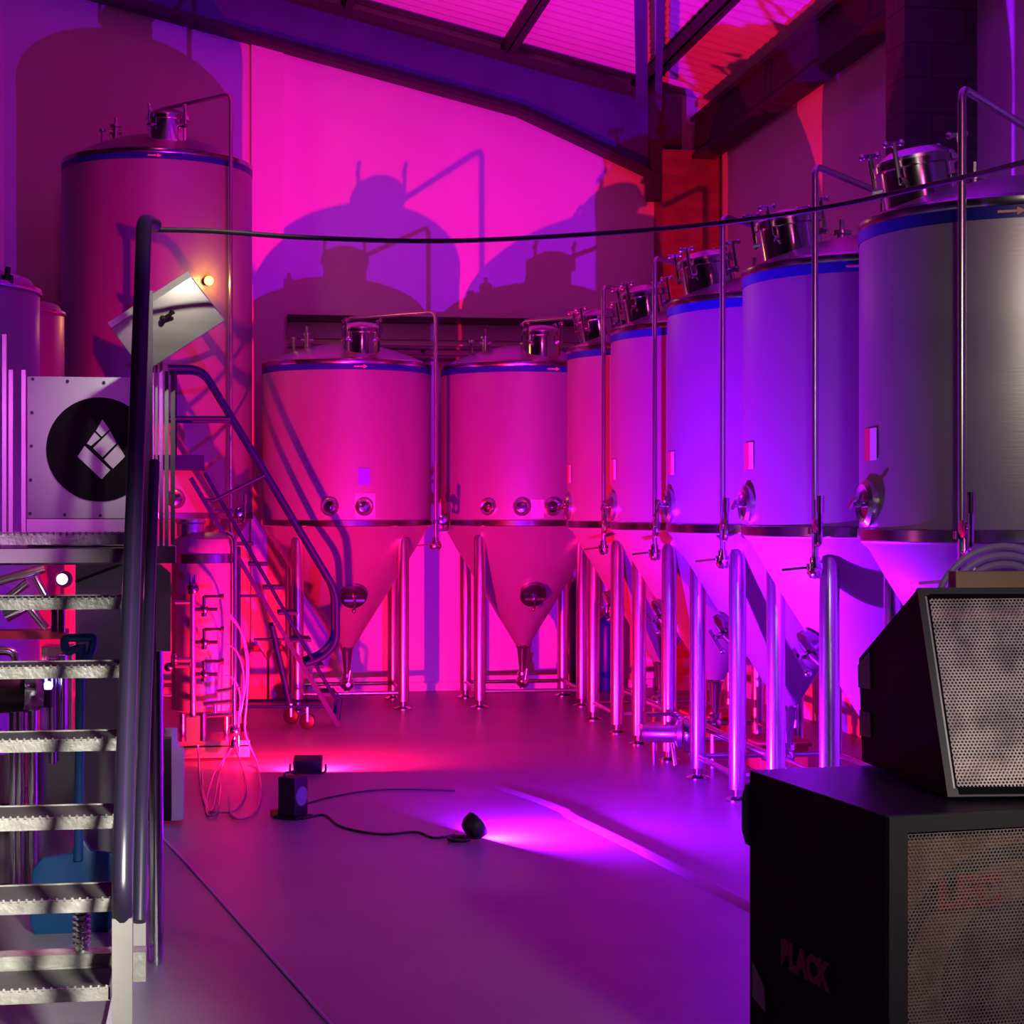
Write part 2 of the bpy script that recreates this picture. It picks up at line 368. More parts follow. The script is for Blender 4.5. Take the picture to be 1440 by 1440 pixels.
# ------------------------------------------------------------------ fermenters
def fermenter(R0, zj, zb, zd, m=1, legs=.615, ports=((-15, .075), (7, .075)), card=True, rod=(.68, -.65), label='', cone_d=1.0, arrow=False, leg_r=.05, rm=.42, two_tone=False, mx=.09):
    t = thing('conical_fermenter', label, 'fermenter tank')
    zc = zj-cone_d; rn = .075
    MB().lathe([(R0, zj), (R0, zb)], 96).build('shell', 'steel', t)
    MB().lathe([(R0+.003, zb), (R0+.003, zb+.05)], 96).build('blue_band', 'band', t)
    zr = zb+.05; H = zd-zr-.05
    MB().lathe([(R0, zr), (R0+.006, zr+.012), (R0+.006, zr+.035), (R0-.02, zr+.05)], 96).build('top_rim', 'belt', t)
    pr = [(R0-.02, zr+.045)] + [((R0-.03)*q, zr+.05+H*(1-q**1.8)) for q in [math.cos(i*math.pi/2/14) for i in range(1, 14)]] + [(0, zr+.05+H)]
    MB().lathe(pr, 96).build('dome', 'steel_dome', t)
    MB().lathe([(R0, zj+.055), (R0+.008, zj+.05), (R0+.008, zj+.005), (R0, zj)], 96).build('belt', 'belt', t)
    pc = [(rn-.02, zc-.03), (rn, zc)] + [(rn+(R0-.03-rn)*k/6, zc+(cone_d-.03)*k/6) for k in range(1, 6)] + [(R0-.04, zj-.035), (R0-.012, zj-.012), (R0-.004, zj)]
    MB().lathe(pc, 96).build('cone', 'steel', t)
    MB().lathe([(.055, zc-.015), (.062, zc-.035), (.05, zc-.06), (.028, zc-.25), (.045, zc-.26), (.045, zc-.29), (.026, zc-.30), (.026, .12)], 24).build('outlet_neck', 'polish', t)
    v = MB().lathe([(0, -.06), (.03, -.055), (.052, -.035), (.06, 0), (.052, .035), (.03, .055), (0, .06)], 20, (0, -.02, .185), (0, 1, 0)).cyl((0, -.06, .185), (0, -.16, .185), .018)
    v.build('outlet_valve', 'polish', t)
    hv = [c for c in t.children if c.name.startswith('outlet_valve')][0]
    MB().cyl((0, -.12, .185), (.02*m, -.12, .30), .01).build('valve_handle', 'polish', hv)
    def rc(z): return rn+(R0-rn)*(z-zc)/cone_d
    ll = legs/math.sqrt(2)
    for sx in (-1, 1):
        for sy in (-1, 1):
            ztop = zc+cone_d*(legs-rn)/(R0-rn)+.06
            l = MB().lathe([(leg_r, .07), (leg_r, ztop-.03), (leg_r*.8, ztop), (0, ztop+.01)], 20, (sx*ll, sy*ll, 0)).build('leg', 'satin', t)
            MB().lathe([(.075, 0), (.075, .012), (.03, .03), (.03, .075), (0, .076)], 16, (sx*ll, sy*ll, 0)).build('foot', 'polish', l)
    for a, b in (((-ll, -ll), (ll, -ll)), ((ll, -ll), (ll, ll)), ((ll, ll), (-ll, ll)), ((-ll, ll), (-ll, -ll))):
        MB().cyl((*a, .14), (*b, .14), .018, seg=10).build('leg_brace', 'satin', t)
    # manway on the front slope of the dome
    def zdome(r): return zr+.05+H*(1-(r/(R0-.03))**1.8)
    cm = Vector((mx, -rm, zdome(rm)-.035)); ax = Vector((0, -.17 if rm > .45 else -.05, 1)).normalized()
    mw = MB().lathe([(.17, -.06), (.155, .0), (.155, .155), (.175, .16), (.175, .185), (.155, .19)], 32, cm, ax).build('manway', 'polish', t)
    MB().lathe([(.168, .186), (.168, .2), (.11, .235), (0, .25)], 32, cm, ax).build('lid', 'satin', mw)
    x, y, z = frame_of(ax)
    for k in range(4):
        an = math.pi/4+k*math.pi/2; dr = x*math.cos(an)+y*math.sin(an); b = cm+dr*.2
        c = MB().cyl(b+z*.08, b+z*.26, .011, seg=8).cyl(b+z*.10-dr*.05, b+z*.10+dr*.01, .016, seg=8).bar(b+z*.255-x*.035, b+z*.255+x*.035, .018, .018).ball(b+z*.255-x*.035, .015, 8).ball(b+z*.255+x*.035, .015, 8)
        c.build('clamp', 'polish', mw)
    # spray pipe: from the manway out to the side and down to a valve at belt height
    rx, ryy = rod[0]*m, rod[1]; zt = zd+.21
    MB().tube(fillet([Vector((0, 0, zd-.03)), Vector((0, 0, zt)), Vector((rx, ryy, zt)), Vector((rx, ryy, zj-.10))], .06), .0165, 10).build('spray_pipe', 'satin', t)
    MB().cyl((rx, ryy, zj+.05), (rx, ryy, zj+.02), .035, seg=14).build('pipe_collar', 'polish', t)
    vb = MB().cyl((rx, ryy, zj-.09), (rx, ryy, zj-.19), .026, seg=12).cyl((rx, ryy, zj-.12), (rx, ryy, zj-.15), .042, seg=14).lathe([(0, -.05), (.02, -.046), (.032, -.03), (.034, 0), (.032, .03), (.02, .046), (0, .05)], 14, (rx, ryy, zj-.16), (1, 0, 0)).build('pipe_valve', 'polish', t)
    MB().bar((rx, ryy-.04, zj-.14), (rx-.16*m, ryy-.1, zj-.155), .03, .012).build('valve_handle', 'polish', vb)
    MB().tube(fillet([(rx, ryy, zj-.03), (rx+.11*m, ryy-.01, zj-.03), (rx+.11*m, ryy-.01, zj+.17)], .05), .012, 8).cyl((rx+.11*m, ryy-.01, zj+.12), (rx+.11*m, ryy-.01, zj+.20), .018, seg=10).build('overflow_pipe', 'polish', t)
    g = MB().cyl((rx+.06*m, ryy-.01, zj-.03), (rx+.06*m, ryy-.01, zj+.04), .008, seg=8).lathe([(0, -.015), (.034, -.015), (.034, .015), (0, .02)], 18, (rx+.06*m, ryy-.01, zj+.06), (0, -1, 0)).build('pressure_gauge', 'polish', t)
    # relief fittings on the other side of the dome
    xf = -.34*m; zf = zdome(.42)
    MB().cyl((xf, -.1, zf-.02), (xf, -.1, zf+.12), .03, seg=12).cyl((xf, -.1, zf+.12), (xf, -.1, zf+.14), .05, seg=14).cyl((xf-.05*m, -.1, zf+.08), (xf+.05*m, -.1, zf+.08), .022, seg=10).cyl((xf, -.1, zf+.14), (xf, -.1, zf+.2), .014, seg=8).build('relief_valve', 'satin', t)
    MB().cyl((xf-.11*m, -.05, zf-.04), (xf-.11*m, -.05, zf+.1), .014, seg=8).cyl((xf-.11*m, -.05, zf+.09), (xf-.11*m, -.05, zf+.11), .03, seg=10).build('vent_stub', 'satin', t)
    # ports low on the shell
    for deg, pr_ in ports:
        a = R(deg)*m; n = Vector((math.sin(a), -math.cos(a), 0)); c = n*R0+Vector((0, 0, zj+.16))
        p = MB().lathe([(pr_, -.02), (pr_, .02), (pr_*.82, .034), (pr_*.62, .026), (pr_*.62, .008), (0, .008)], 28, c, n).build('port', 'satin', t)
        MB().lathe([(pr_*.6, .01), (pr_*.6, .02), (0, .03)], 24, c, n).build('port_glass', 'darkport', p)
        tx = Vector((0, 0, 1)).cross(n)
        MB().cyl(c+n*.02, c+n*.075, .017, seg=10).bar(c+n*.075-tx*.035-Vector((0, 0, .02)), c+n*.075+tx*.035+Vector((0, 0, .02)), .014, .014).build('port_tap', 'polish', p)
    if arrow is not None:
        a = R(arrow)*m; n = Vector((math.sin(a), -math.cos(a), 0)); tx = Vector((0, 0, 1)).cross(n); c = n*(R0+.004)+Vector((0, 0, zb+.025))
        up = Vector((0, 0, 1)); pts = [(-.055, -.005), (.02, -.005), (.02, -.016), (.055, 0), (.02, .016), (.02, .005), (-.055, .005)]
        MB().prism([c+tx*u+up*vv for u, vv in pts], n*.003).build('flow_arrow', 'yellow', t)
    # round door on the cone
    zm = zj-.56*cone_d; rr = rc(zm); a = R(4)*m; n = Vector((math.sin(a), -math.cos(a), -.62)).normalized(); c = Vector((math.sin(a)*rr, -math.cos(a)*rr, zm))
    dm = MB().lathe([(.10, -.03), (.10, .025), (.112, .03), (.112, .05), (.08, .06), (0, .066)], 28, c, n).build('cone_door', 'darkport', t)
    tx = Vector((0, 0, 1)).cross(n).normalized(); ty = n.cross(tx)
    MB().cyl(c+n*.05, c+n*.12, .014, seg=8).bar(c+n*.12-ty*.09, c+n*.12+ty*.06, .018, .018).bar(c+n*.10-tx*.085, c+n*.10+tx*.085, .014, .02).ball(c+n*.12-ty*.09, .02, 10).build('door_handle', 'polish', dm)
    if card:
        a0 = 7 if card is True else card
        for nm, mm, b0, b1 in (('tank_card', 'cardblue', a0-4, a0+4),) if not two_tone else (('tank_card', 'labelwhite', a0-1, a0+4), ('tank_card_tab', 'labelred', a0-6.5, a0-1)):
            ps = []
            k = MB(); prev = None
            for q in range(4):
                a = R(b0+(b1-b0)*q/3); aa = a
                v0 = Vector((math.sin(aa), -math.cos(aa), 0)); lo = k.bm.verts.new(v0*(R0+.006)+Vector((0, 0, zj+.34))); hi = k.bm.verts.new(v0*(R0+.006)+Vector((0, 0, zj+.475)))
                if prev: k.bm.faces.new((prev[0], lo, hi, prev[1]))
                prev = (lo, hi)
            k.build(nm, mm, t)
    return t

def shell_patch(t, name, m, R0, b0, b1, z0, z1):
    k = MB(); prev = None
    for q in range(5):
        a = R(b0+(b1-b0)*q/4); v0 = Vector((math.sin(a), -math.cos(a), 0))*(R0+.004)
        lo = k.bm.verts.new(v0+Vector((0, 0, z0))); hi = k.bm.verts.new(v0+Vector((0, 0, z1)))
        if prev: k.bm.faces.new((prev[0], lo, hi, prev[1]))
        prev = (lo, hi)
    return k.build(name, m, t)
GB = 'conical fermenters against the back wall'; GR = 'conical fermenters in the row along the side wall'
ZJ, ZB, ZD = 1.52, 2.795, 3.07
T1 = fermenter(.715, ZJ, ZB, ZD, 1, card=True, arrow=5, label='steel conical fermenter behind the blue mobile steps, violet card above its port')
shell_patch(T1, 'port_plate', 'milky', .715, 1, 14.5, ZJ+.065, ZJ+.27)
T1.location = (1.12, 15.71, 0); T1['group'] = GB
T2 = fermenter(.70, ZJ, ZB, ZD, 1, card=False, ports=((-33, .07), (-10, .075), (11, .075)), arrow=12, label='steel conical fermenter at the back wall with three ports and no card')
shell_patch(T2, 'port_plate', 'milky', .70, -4, 5, ZJ+.07, ZJ+.22)
T2.location = (2.63, 15.71, 0); T2['group'] = GB
BT = fermenter(.785, 1.58, 4.46, 4.80, 1, legs=.66, card=False, ports=((12, .075),), rod=(.60, -.72), arrow=0, label='tallest steel tank in the brewery, rising behind the mobile steps to the roof beam', leg_r=.05)
BT.name = 'tall_tank'; BT['category'] = 'tank'
BT.location = (-.46, 15.80, 0)
PR = fermenter(.715, ZJ, ZB, ZD, 1, card=3, two_tone=True, ports=((0, .10),), rod=(.68, -.59), arrow=60, label='', rm=.46, mx=-.05)
rl = ['steel conical fermenter in the corner nearest the brick column', 'second steel conical fermenter out from the brick column along the side wall',
      'third steel conical fermenter out from the brick column, half pink half violet', 'fourth steel conical fermenter out from the brick column, deep violet with dark red card',
      'large steel conical fermenter beside the stacked speakers, violet and grey with red and white card']
for i, (x, y) in enumerate(((3.387, 13.82), (3.397, 12.285), (3.375, 10.60), (3.40, 9.085), (3.44, 7.44))):
    o = PR if i == 0 else copy_tree(PR)
    o.location = (x, y, 0); o.rotation_euler = (0, 0, R(-90)); o['label'] = rl[i]; o['group'] = GR

# dark tanks beyond the platform
def kettle(name, label, x, y, r, z0, z1, m):
    t = thing(name, label, 'tank', (x, y, 0))
    MB().lathe([(r, z0), (r, z1), (r*.93, z1+.06), (r*.5, z1+.13), (0, z1+.16)], 64, (x, y, 0)).build('shell', m, t)
    MB().lathe([(r+.01, z1-.01), (r+.015, z1), (r+.01, z1+.015)], 64, (x, y, 0)).build('rim', 'belt', t)
    for k in range(3):
        a = k*2.1+.4; MB().cyl((x+r*.8*math.cos(a), y+r*.8*math.sin(a), 0), (x+r*.8*math.cos(a), y+r*.8*math.sin(a), z0+.05), .05).build('leg', 'satin', t)
    return t
k1 = kettle('brew_kettle', 'pink-lit steel kettle at the picture edge behind the white emblem panel', -1.445, 9.35, .60, .5, 2.72, 'steel')
p = at_d(10, 392, 8.75)
MB().cyl(p-Vector((0, 0, .03)), p+Vector((0, 0, .015)), .03).cyl(p+Vector((0, 0, .012)), p+Vector((.005, 0, .055)), .014).build('relief_valve', 'black', k1)
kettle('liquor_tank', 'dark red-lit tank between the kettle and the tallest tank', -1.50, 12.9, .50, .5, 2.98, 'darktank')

# ------------------------------------------------------------------ overhead cable
pts = [at_d(212, 323, 6.0), at_d(300, 325, 6.1), at_d(430, 334, 6.2), at_d(620, 339, 6.4), at_d(820, 330, 6.5), at_d(1000, 315, 6.5), at_d(1160, 292, 6.1), at_d(1300, 262, 5.7), at_d(1440, 228, 5.2), at_d(1560, 190, 4.9)]
tag(MB().tube(smooth_path(pts), .0085, 8).build('overhead_cable', 'rubber'), 'black cable strung across from the stair handrail past the fermenters', 'cable')

# ------------------------------------------------------------------ stairs and platform
SX = -.272; Y0 = 6.12; GO = .178; RI = .2; ZT = 1.576; SW = .86
st = thing('metal_stairs', 'galvanised metal stairs with open treads up to the brewhouse platform', 'stairs', (SX-SW/2, Y0-6*GO, 0))
for k in range(8):
    y, z = Y0-k*GO, ZT-RI*k
    if z < .1: break
    dep = .24 if k else .5
    tr = MB().span((SX-SW, y, z-.036), (SX, y+.006, z)).span((SX-SW, y+dep-.006, z-.03), (SX, y+dep, z)).span((SX-SW, y, z-.034), (SX-SW+.005, y+dep, z)).span((SX-.005, y, z-.034), (SX, y+dep, z))
    for q in range(42):
        xx = SX-SW+.01+q*(SW-.02)/41
        tr.cyl((xx, y-.001, z-.004), (xx, y+.006, z+.003), .004, seg=6)
    tr = tr.build('tread', 'galv', st)
    MB().span((SX-SW, y+.006, z-.03), (SX, y+dep-.006, z-.004)).build('grating', 'tread', tr)
MB().span((SX-SW, Y0+.02, ZT-.095), (SX, Y0+.06, ZT-.05)).build('deck_edge', 'galv_plain', st)
for xs in (SX+.012, SX-SW-.012):
    MB().prism([(xs, 5.0, .42), (xs, 5.16, .42), (xs, Y0+.18, ZT-.12), (xs, Y0+.18, ZT), (xs, Y0+.02, ZT), (xs, 5.0, .46)], (.012, 0, 0)).build('stringer', 'galv_plain', st)
hx = -.218
hp = [(hx, 4.60, .655), (hx, 4.56, .72), (hx+.0, 4.62, .86), (hx, 5.96, 2.50), (hx, 6.02, 2.58), (hx+.03, 6.10, 2.575)]
MB().tube(fillet(hp, .06), .0245, 14).build('handrail', 'rail', st)
hp2 = [(hx+.035, 4.72, .62), (hx+.035, 4.86, .86), (hx+.035, 5.93, 1.80)]
MB().tube(fillet(hp2, .06), .017, 12).build('mid_rail', 'rail', st)
MB().span((hx-.024, 4.575, 0), (hx+.024, 4.625, .66)).build('newel_post', 'galv_plain', st)
MB().span((hx-.01, 6.16, ZT-.1), (hx+.022, 6.19, 2.37)).build('guard_post', 'galv_plain', st)
MB().span((hx+.01, 4.98, .50), (hx+.042, 5.0, .70)).build('stringer_plate', 'galv_plain', st)
# crossbar with ribbed foot between the lower treads
cb = tag(MB().span((SX-SW-.05, 5.30, .325), (at_y(205, 1350, 5.3).x, 5.38, .408)).build('cross_beam', 'galv'), 'galvanised cross beam passing under the lower stair treads', 'beam')
p = at_y(115, 1322, 5.34); p.z = .408
rf = MB()
for k in range(7): rf.lathe([(.016, 0), (.026, .004), (.026, .010), (.016, .014)], 20, (p.x, p.y, .408+k*.016+.014))
rf.cyl((p.x, p.y, .408), (p.x, p.y, .54), .018)
tag(rf.build('ribbed_fitting', 'polish'), 'small ribbed steel fitting standing on the cross beam behind the treads', 'pipe fitting')

# platform supports and control cabinet with the emblem panel
pf = thing('platform_frame', 'stainless support frame under the brewhouse platform beside the stairs', 'platform', (-.5, 6.6, 0))
MB().span((-1.2, 6.77, ZT-.12), (-.20, 8.6, ZT-.06)).build('deck', 'galv_plain', pf)
for yy in (6.70, 8.5):
    MB().span((-.295, yy, 0), (-.24, yy+.06, ZT-.12)).build('post', 'satin', pf)
MB().cyl((-.205, 6.86, .0), (-.205, 6.86, ZT-.15), .026).build('drain_pipe', 'polish', pf)
MB().span((at_y(106, 800, 7.6).x, 7.60, .12), (-.29, 7.62, 1.44)).build('side_panel', 'grey_panel', pf)
q0, q1 = at_y(105, 800, 7.1), at_y(172, 770, 7.1)
MB().bar(at_y(106, 818, 7.57), at_y(172, 793, 7.57), .022, .012).bar(at_y(106, 790, 7.57), at_y(172, 776, 7.57), .012, .012).build('diagonal_brace', 'black', pf)
q = at_y(226, 790, 6.8); q2 = at_y(241, 920, 6.8)
MB().prism([at_y(220, 794, 6.72), at_y(226, 794, 6.72), at_y(240, 806, 6.72), at_y(240, 916, 6.72), at_y(220, 916, 6.72)], (0, .02, 0)).build('bracket_plate', 'galv_plain', pf)

cab = thing('control_cabinet', 'white cabinet with black disc emblem, on the platform beside the handrail', 'cabinet', (-.5, 6.9, ZT-.06))
a, b = at_y(38, 741, 6.9), at_y(212, 531, 6.9)
MB().span((a.x, 6.9, a.z+.03), (b.x, 7.3, b.z)).build('panel', 'white', cab, bevel=.004)
MB().span((a.x, 6.895, ZT-.055), (b.x, 7.3, a.z+.028)).build('plinth', 'galv_plain', cab)
c = at_y(140, 632, 6.895)
rr = 71*6.95/2600
dsc = MB().lathe([(0, 0), (rr, 0), (rr, .004), (0, .004)], 64, (c.x, 6.899, c.z), (0, -1, 0)).build('emblem_disc', 'ink', cab)
def emb(pts):
    poly = [at_y(px, py, 6.8935) for px, py in pts]
    MB().prism(poly, (0, -.002, 0)).build('emblem_piece', 'lilac', dsc)
emb([(144, 590), (154, 604), (143, 614), (135, 606)])
emb([(133, 608), (141, 616), (128, 627), (122, 624)])
emb([(155, 606), (164, 623), (144, 643), (131, 630)])
emb([(119, 627), (155, 661), (143, 674), (109, 642)])
emb([(166, 625), (176, 642), (159, 659), (146, 646)])
for px, py in ((46, 533), (95, 536), (146, 538), (45, 580), (44, 627), (43, 675), (42, 722), (91, 724), (141, 725)):
    s = at_y(px, py, 6.898); MB().lathe([(0, .004), (.006, .003), (.006, -.002)], 10, s, (0, -1, 0)).build('rivet', 'black', cab)
for k, (px0, px1, yt, yb) in enumerate(((213, 216, 500, 768), (218.5, 221.5, 505, 768), (224, 229, 480, 768), (231.5, 237, 522, 768), (240, 246, 520, 766))):
    u, v = at_y(px0, yb, 6.62+k*.03), at_y(px1, yt, 6.62+k*.03)
    MB().span((u.x, u.y, u.z), (v.x, u.y+.02, v.z)).build('side_rail', 'galv_plain' if k % 2 else 'satin', cab)
u, v = at_y(213, 792, 6.66), at_y(247, 768, 6.66)
MB().span((u.x, 6.64, u.z), (v.x, 6.74, v.z)).build('rail_foot', 'satin', cab)
for px in (3, 12, 30):
    u, v = at_y(px, 735, 7.4), at_y(px+6, 470 if px < 10 else 520, 7.4)
    MB().span((u.x, 7.4, ZT-.06), (v.x, 7.43, v.z)).build('rear_upright', 'galv_plain', cab)

# tilted stainless hatch lid
ht = thing('hatch_lid', 'brushed steel square hatch lid tilted behind the handrail', 'hatch lid', at_y(232, 460, 6.55))
cor = [at_y(155, 462, 6.5), at_y(268, 389, 6.5), at_y(316, 451, 6.52), at_y(203, 524, 6.52)]
ctr = sum(cor, Vector())/4
MB().prism(cor, (.004, .03, .004)).build('lid_plate', 'hatch' if 'hatch' in M else 'satin', ht, bevel=.004)
e0, e1 = cor[0], cor[1]
MB().bar(e0+Vector((0, .012, .008)), e1+Vector((0, .012, .008)), .03, .012, up=(0, 1, 0)).build('lid_lip', 'galv_plain', ht)
q = at_y(237, 444, 6.49)
MB().cyl(q+Vector((-.02, 0, -.01)), q+Vector((.02, -.01, .012)), .006, seg=8).cyl(q, q+Vector((.012, -.01, .02)), .005, seg=8).ball(q+Vector((-.02, -.004, -.01)), .011, 8).build('latch', 'black', ht)

# amber pilot lamp in front of the tall tank
p = at_y(303, 393, 14.98); dv = Vector((p.x+.46, p.y-15.80, 0)); p = Vector((-.46, 15.80, p.z))+dv.normalized()*.80
am = thing('pilot_lamp', 'glowing amber pilot lamp on the tall tank shell', 'lamp', p)
n = dv.normalized()
MB().lathe([(.03, -.02), (.03, .02), (0, .02)], 16, p, n).build('lamp_base', 'black', am)
MB().ball(p+n*.045, .036).build('bulb', 'amber', am)
l = bpy.data.lights.new('pilot_lamp_light', 'POINT'); l.energy = 6; l.color = (1, .4, .05); l.shadow_soft_size = .04
lo = bpy.data.objects.new('pilot_lamp_light', l); C.objects.link(lo); lo.parent = am; lo.location = n*.13

# ------------------------------------------------------------------ mobile steps in front of the tall tank
LY = 14.02; LW = .42
def L(px, py, o=0): v = at_y(px, py, LY); return Vector((v.x, v.y+o, v.z))
foot = L(476, 1014); foot.z = 0
ld = thing('mobile_steps', 'blue mobile platform steps with handrails, wheeled up to the tall tank', 'mobile steps', foot)
for o in (0, LW):
    MB().bar(L(268, 672, o), foot+Vector((0, o, .02)), .03, .035).build('stringer', 'ladder', ld)
    MB().tube(fillet([L(288, 665, o), L(470, 980, o), L(479, 982, o), L(476, 1012, o)], .02), .013, 8).build('upper_stringer', 'ladder', ld)
    MB().tube(fillet([L(236, 517, o), L(284, 517, o), L(376, 668, o), L(474, 832, o), L(474, 905, o), L(455, 925, o), L(430, 934, o)], .1), .023, 10).build('handrail', 'ladder', ld)
    MB().tube([L(236, 588, o), L(327, 588, o)], .018, 8).build('mid_rail', 'ladder', ld)
    MB().tube([L(372, 668, o), L(300, 704, o), L(288, 703, o)], .014, 8).build('rail_stay', 'ladder', ld)
    MB().cyl(L(244, 517, o), L(244, 655, o), .018, seg=10).build('rail_post', 'ladder', ld)
for k, (px, py) in enumerate(((302, 716), (330, 764), (350, 793), (371, 826), (392, 862), (411, 900), (429, 937), (447, 976))):
    u, v = L(px, py), L(px+27, py)
    MB().span((u.x, LY+.01, u.z-.018), (v.x, LY+LW-.01, u.z+.006)).build('tread', 'ladder', ld)
u, v = L(240, 660), L(287, 640)
MB().span((u.x-.12, LY-.01, u.z), (v.x, LY+LW+.01, v.z)).build('top_platform', 'ladder', ld)
for o in (0, LW):
    MB().cyl(L(336, 770, o), L(336, 990, o), .014, seg=8).cyl(L(383, 880, o), L(408, 990, o), .02, seg=10).build('support_leg', 'ladder', ld)
    MB().tube([L(334, 994, o), L(458, 994, o)], .012, 8).build('base_rail', 'ladder', ld)
MB().cyl(L(337, 990), L(337, 990, LW), .012, seg=8).cyl(L(300, 838), L(366, 838), .01, seg=8).cyl(L(357, 899), L(420, 899), .01, seg=8).build('cross_rail', 'ladder', ld)
for px, o in ((412, LW-.05), (432, 0), (338, 0), (338, LW-.02)):
    c = L(px, 1006, o); c.z = .06
    cw = MB().lathe([(0, -.02), (.045, -.02), (.06, -.012), (.06, .012), (.045, .02), (0, .02)], 20, c, (.4, 1, 0)).build('caster', 'rubber', ld)
    MB().bar(c+Vector((0, -.03, 0)), c+Vector((0, -.03, .11)), .02, .012).bar(c+Vector((0, .03, 0)), c+Vector((0, .03, .11)), .02, .012).build('caster_fork', 'polish', cw)

# ------------------------------------------------------------------ small vessel, valve manifold, hoses
vx = at_y(287, 900, 12.6); vx.z = 0
yv = thing('yeast_vessel', 'small upright steel vessel under the mobile steps, lit pink', 'vessel', vx)
r = .215
MB().lathe([(0, .27), (.1, .27), (r, .32), (r, 1.40), (r*.9, 1.46), (r*.55, 1.50), (0, 1.51)], 48, vx).build('shell', 'steel', yv)
MB().lathe([(r+.004, 1.30), (r+.004, 1.36)], 48, vx).build('band', 'belt', yv)
MB().lathe([(.09, 1.48), (.09, 1.56), (.1, 1.57), (.1, 1.59), (0, 1.60)], 24, vx+Vector((-.09, 0, 0))).build('lid', 'satin', yv)
MB().tube(fillet([vx+Vector((.15, -.12, 1.5)), vx+Vector((.20, -.14, 1.47)), vx+Vector((.20, -.14, .30))], .05), .018, 10).build('side_pipe', 'polish', yv)
for k in range(3):
    a = k*2.094+.5; MB().cyl(vx+Vector((.17*math.cos(a), .17*math.sin(a), .02)), vx+Vector((.17*math.cos(a), .17*math.sin(a), .34)), .02).build('leg', 'satin', yv)
MB().span(vx+Vector((-.27, -.25, .09)), vx+Vector((.30, .25, .13))).span(vx+Vector((-.27, -.25, .02)), vx+Vector((.30, -.21, .10))).build('trolley_deck', 'satin', yv)
my = 12.2
mp = at_y(272, 1030, my); mp.z = 0.13
def V(px, py, o=0): v = at_y(px, py, my); return Vector((v.x, my+o, v.z))
mf = thing('valve_manifold', 'upright pipe manifold with stacked hand valves in front of the small vessel', 'valve manifold', V(271, 1010))
MB().cyl(V(271, 1012), V(271, 835), .02, seg=12).build('riser', 'satin', mf)
g = MB().cyl(V(271, 838), V(271, 822), .012, seg=8).ball(V(271, 828), .042).cyl(V(268, 820), V(268, 808), .008, seg=6).cyl(V(274, 820), V(274, 808), .008, seg=6).build('top_valve', 'darkport', mf)
for py in (857, 903, 948):
    b = MB().cyl(V(271, py), V(306, py), .014, seg=10).ball(V(287, py), .03).cyl(V(287, py), V(287, py-19), .012, seg=8).cyl(V(287, py-18), V(310, py-18), .012, seg=8).cyl(V(287, py), V(287, py+10), .018, seg=8).build('branch_valve', 'darkport', mf)
    MB().cyl(V(310, py-18), V(315, py-18), .02, seg=10).build('valve_knob', 'black', b)
MB().cyl(V(246, 847), V(271, 847), .014, seg=8).cyl(V(246, 928), V(271, 928), .018, seg=8).cyl(V(246, 937), V(271, 937), .012, seg=8).build('inlet_pipe', 'satin', mf)
MB().lathe([(.03, 0), (.05, .01), (.05, .03), (.03, .04)], 16, V(240, 928), (1, 0, 0)).ball(V(237, 938), .03).build('inlet_valve', 'darkport', mf)
MB().span((V(262, 1012).x, my-.05, .131), (V(281, 1012).x, my+.05, V(271, 1010).z+.01)).build('foot_plate', 'satin', mf)
lc = thing('low_pipework', 'low branching steel pipes with wing taps beside the hanging hoses', 'pipework', V(310, 1000))
lcb = MB().cyl(V(285, 990), V(325, 986), .016).cyl(V(290, 1006), V(330, 1004), .016).cyl(V(305, 972), V(330, 968), .014).cyl(V(329, 962), V(329, 1062), .016).cyl(V(322, 966), V(340, 966), .008).cyl(V(335, 1000), V(335, 1050), .012).cyl(V(302, 990), V(302, 1004), .012)
lcb.build('pipe', 'polish', lc)
MB().ball(V(329, 1028), .045).lathe([(.02, -.05), (.034, -.03), (.034, .03), (.02, .05)], 14, V(329, 1050), (0, 0, 1)).build('tap', 'polish', lc)
def Fl(px, py): v = at_z(px, py, .012); return v
hs = [[V(318, 858), V(335, 880), V(345, 915), V(346, 960), V(336, 1010), V(326, 1050), Fl(300, 1090), Fl(290, 1140), Fl(305, 1143), Fl(310, 1105)],
      [V(318, 862), V(340, 890), V(349, 930), V(347, 985), V(345, 1030), Fl(362, 1075), Fl(367, 1110), Fl(360, 1140), Fl(340, 1152), Fl(325, 1145), Fl(322, 1120)],
      [V(316, 905), V(332, 915), V(342, 945), V(341, 990), V(330, 1040), Fl(342, 1085), Fl(345, 1115), Fl(330, 1140), Fl(300, 1142)],
      [V(316, 950), V(330, 957), V(338, 985), V(330, 1035), V(318, 1060), Fl(308, 1090), Fl(303, 1120), Fl(296, 1142), Fl(286, 1115), Fl(284, 1085)],
      [V(262, 1012), V(275, 1025), V(279, 1060), Fl(280, 1085), Fl(285, 1120), Fl(293, 1142)]]
hl = ['clear hose hanging from the top branch of the manifold', 'clear hose in the widest loop on the floor', 'clear hose hanging from the middle branch of the manifold', 'clear hose hanging from the lowest branch of the manifold', 'clear hose dropping from the manifold foot to the floor']
for h, lb in zip(hs, hl):
    tag(MB().tube(smooth_path(h, 6), .0058, 8).build('clear_hose', 'hose'), lb, 'hose', 'clear hoses around the manifold')
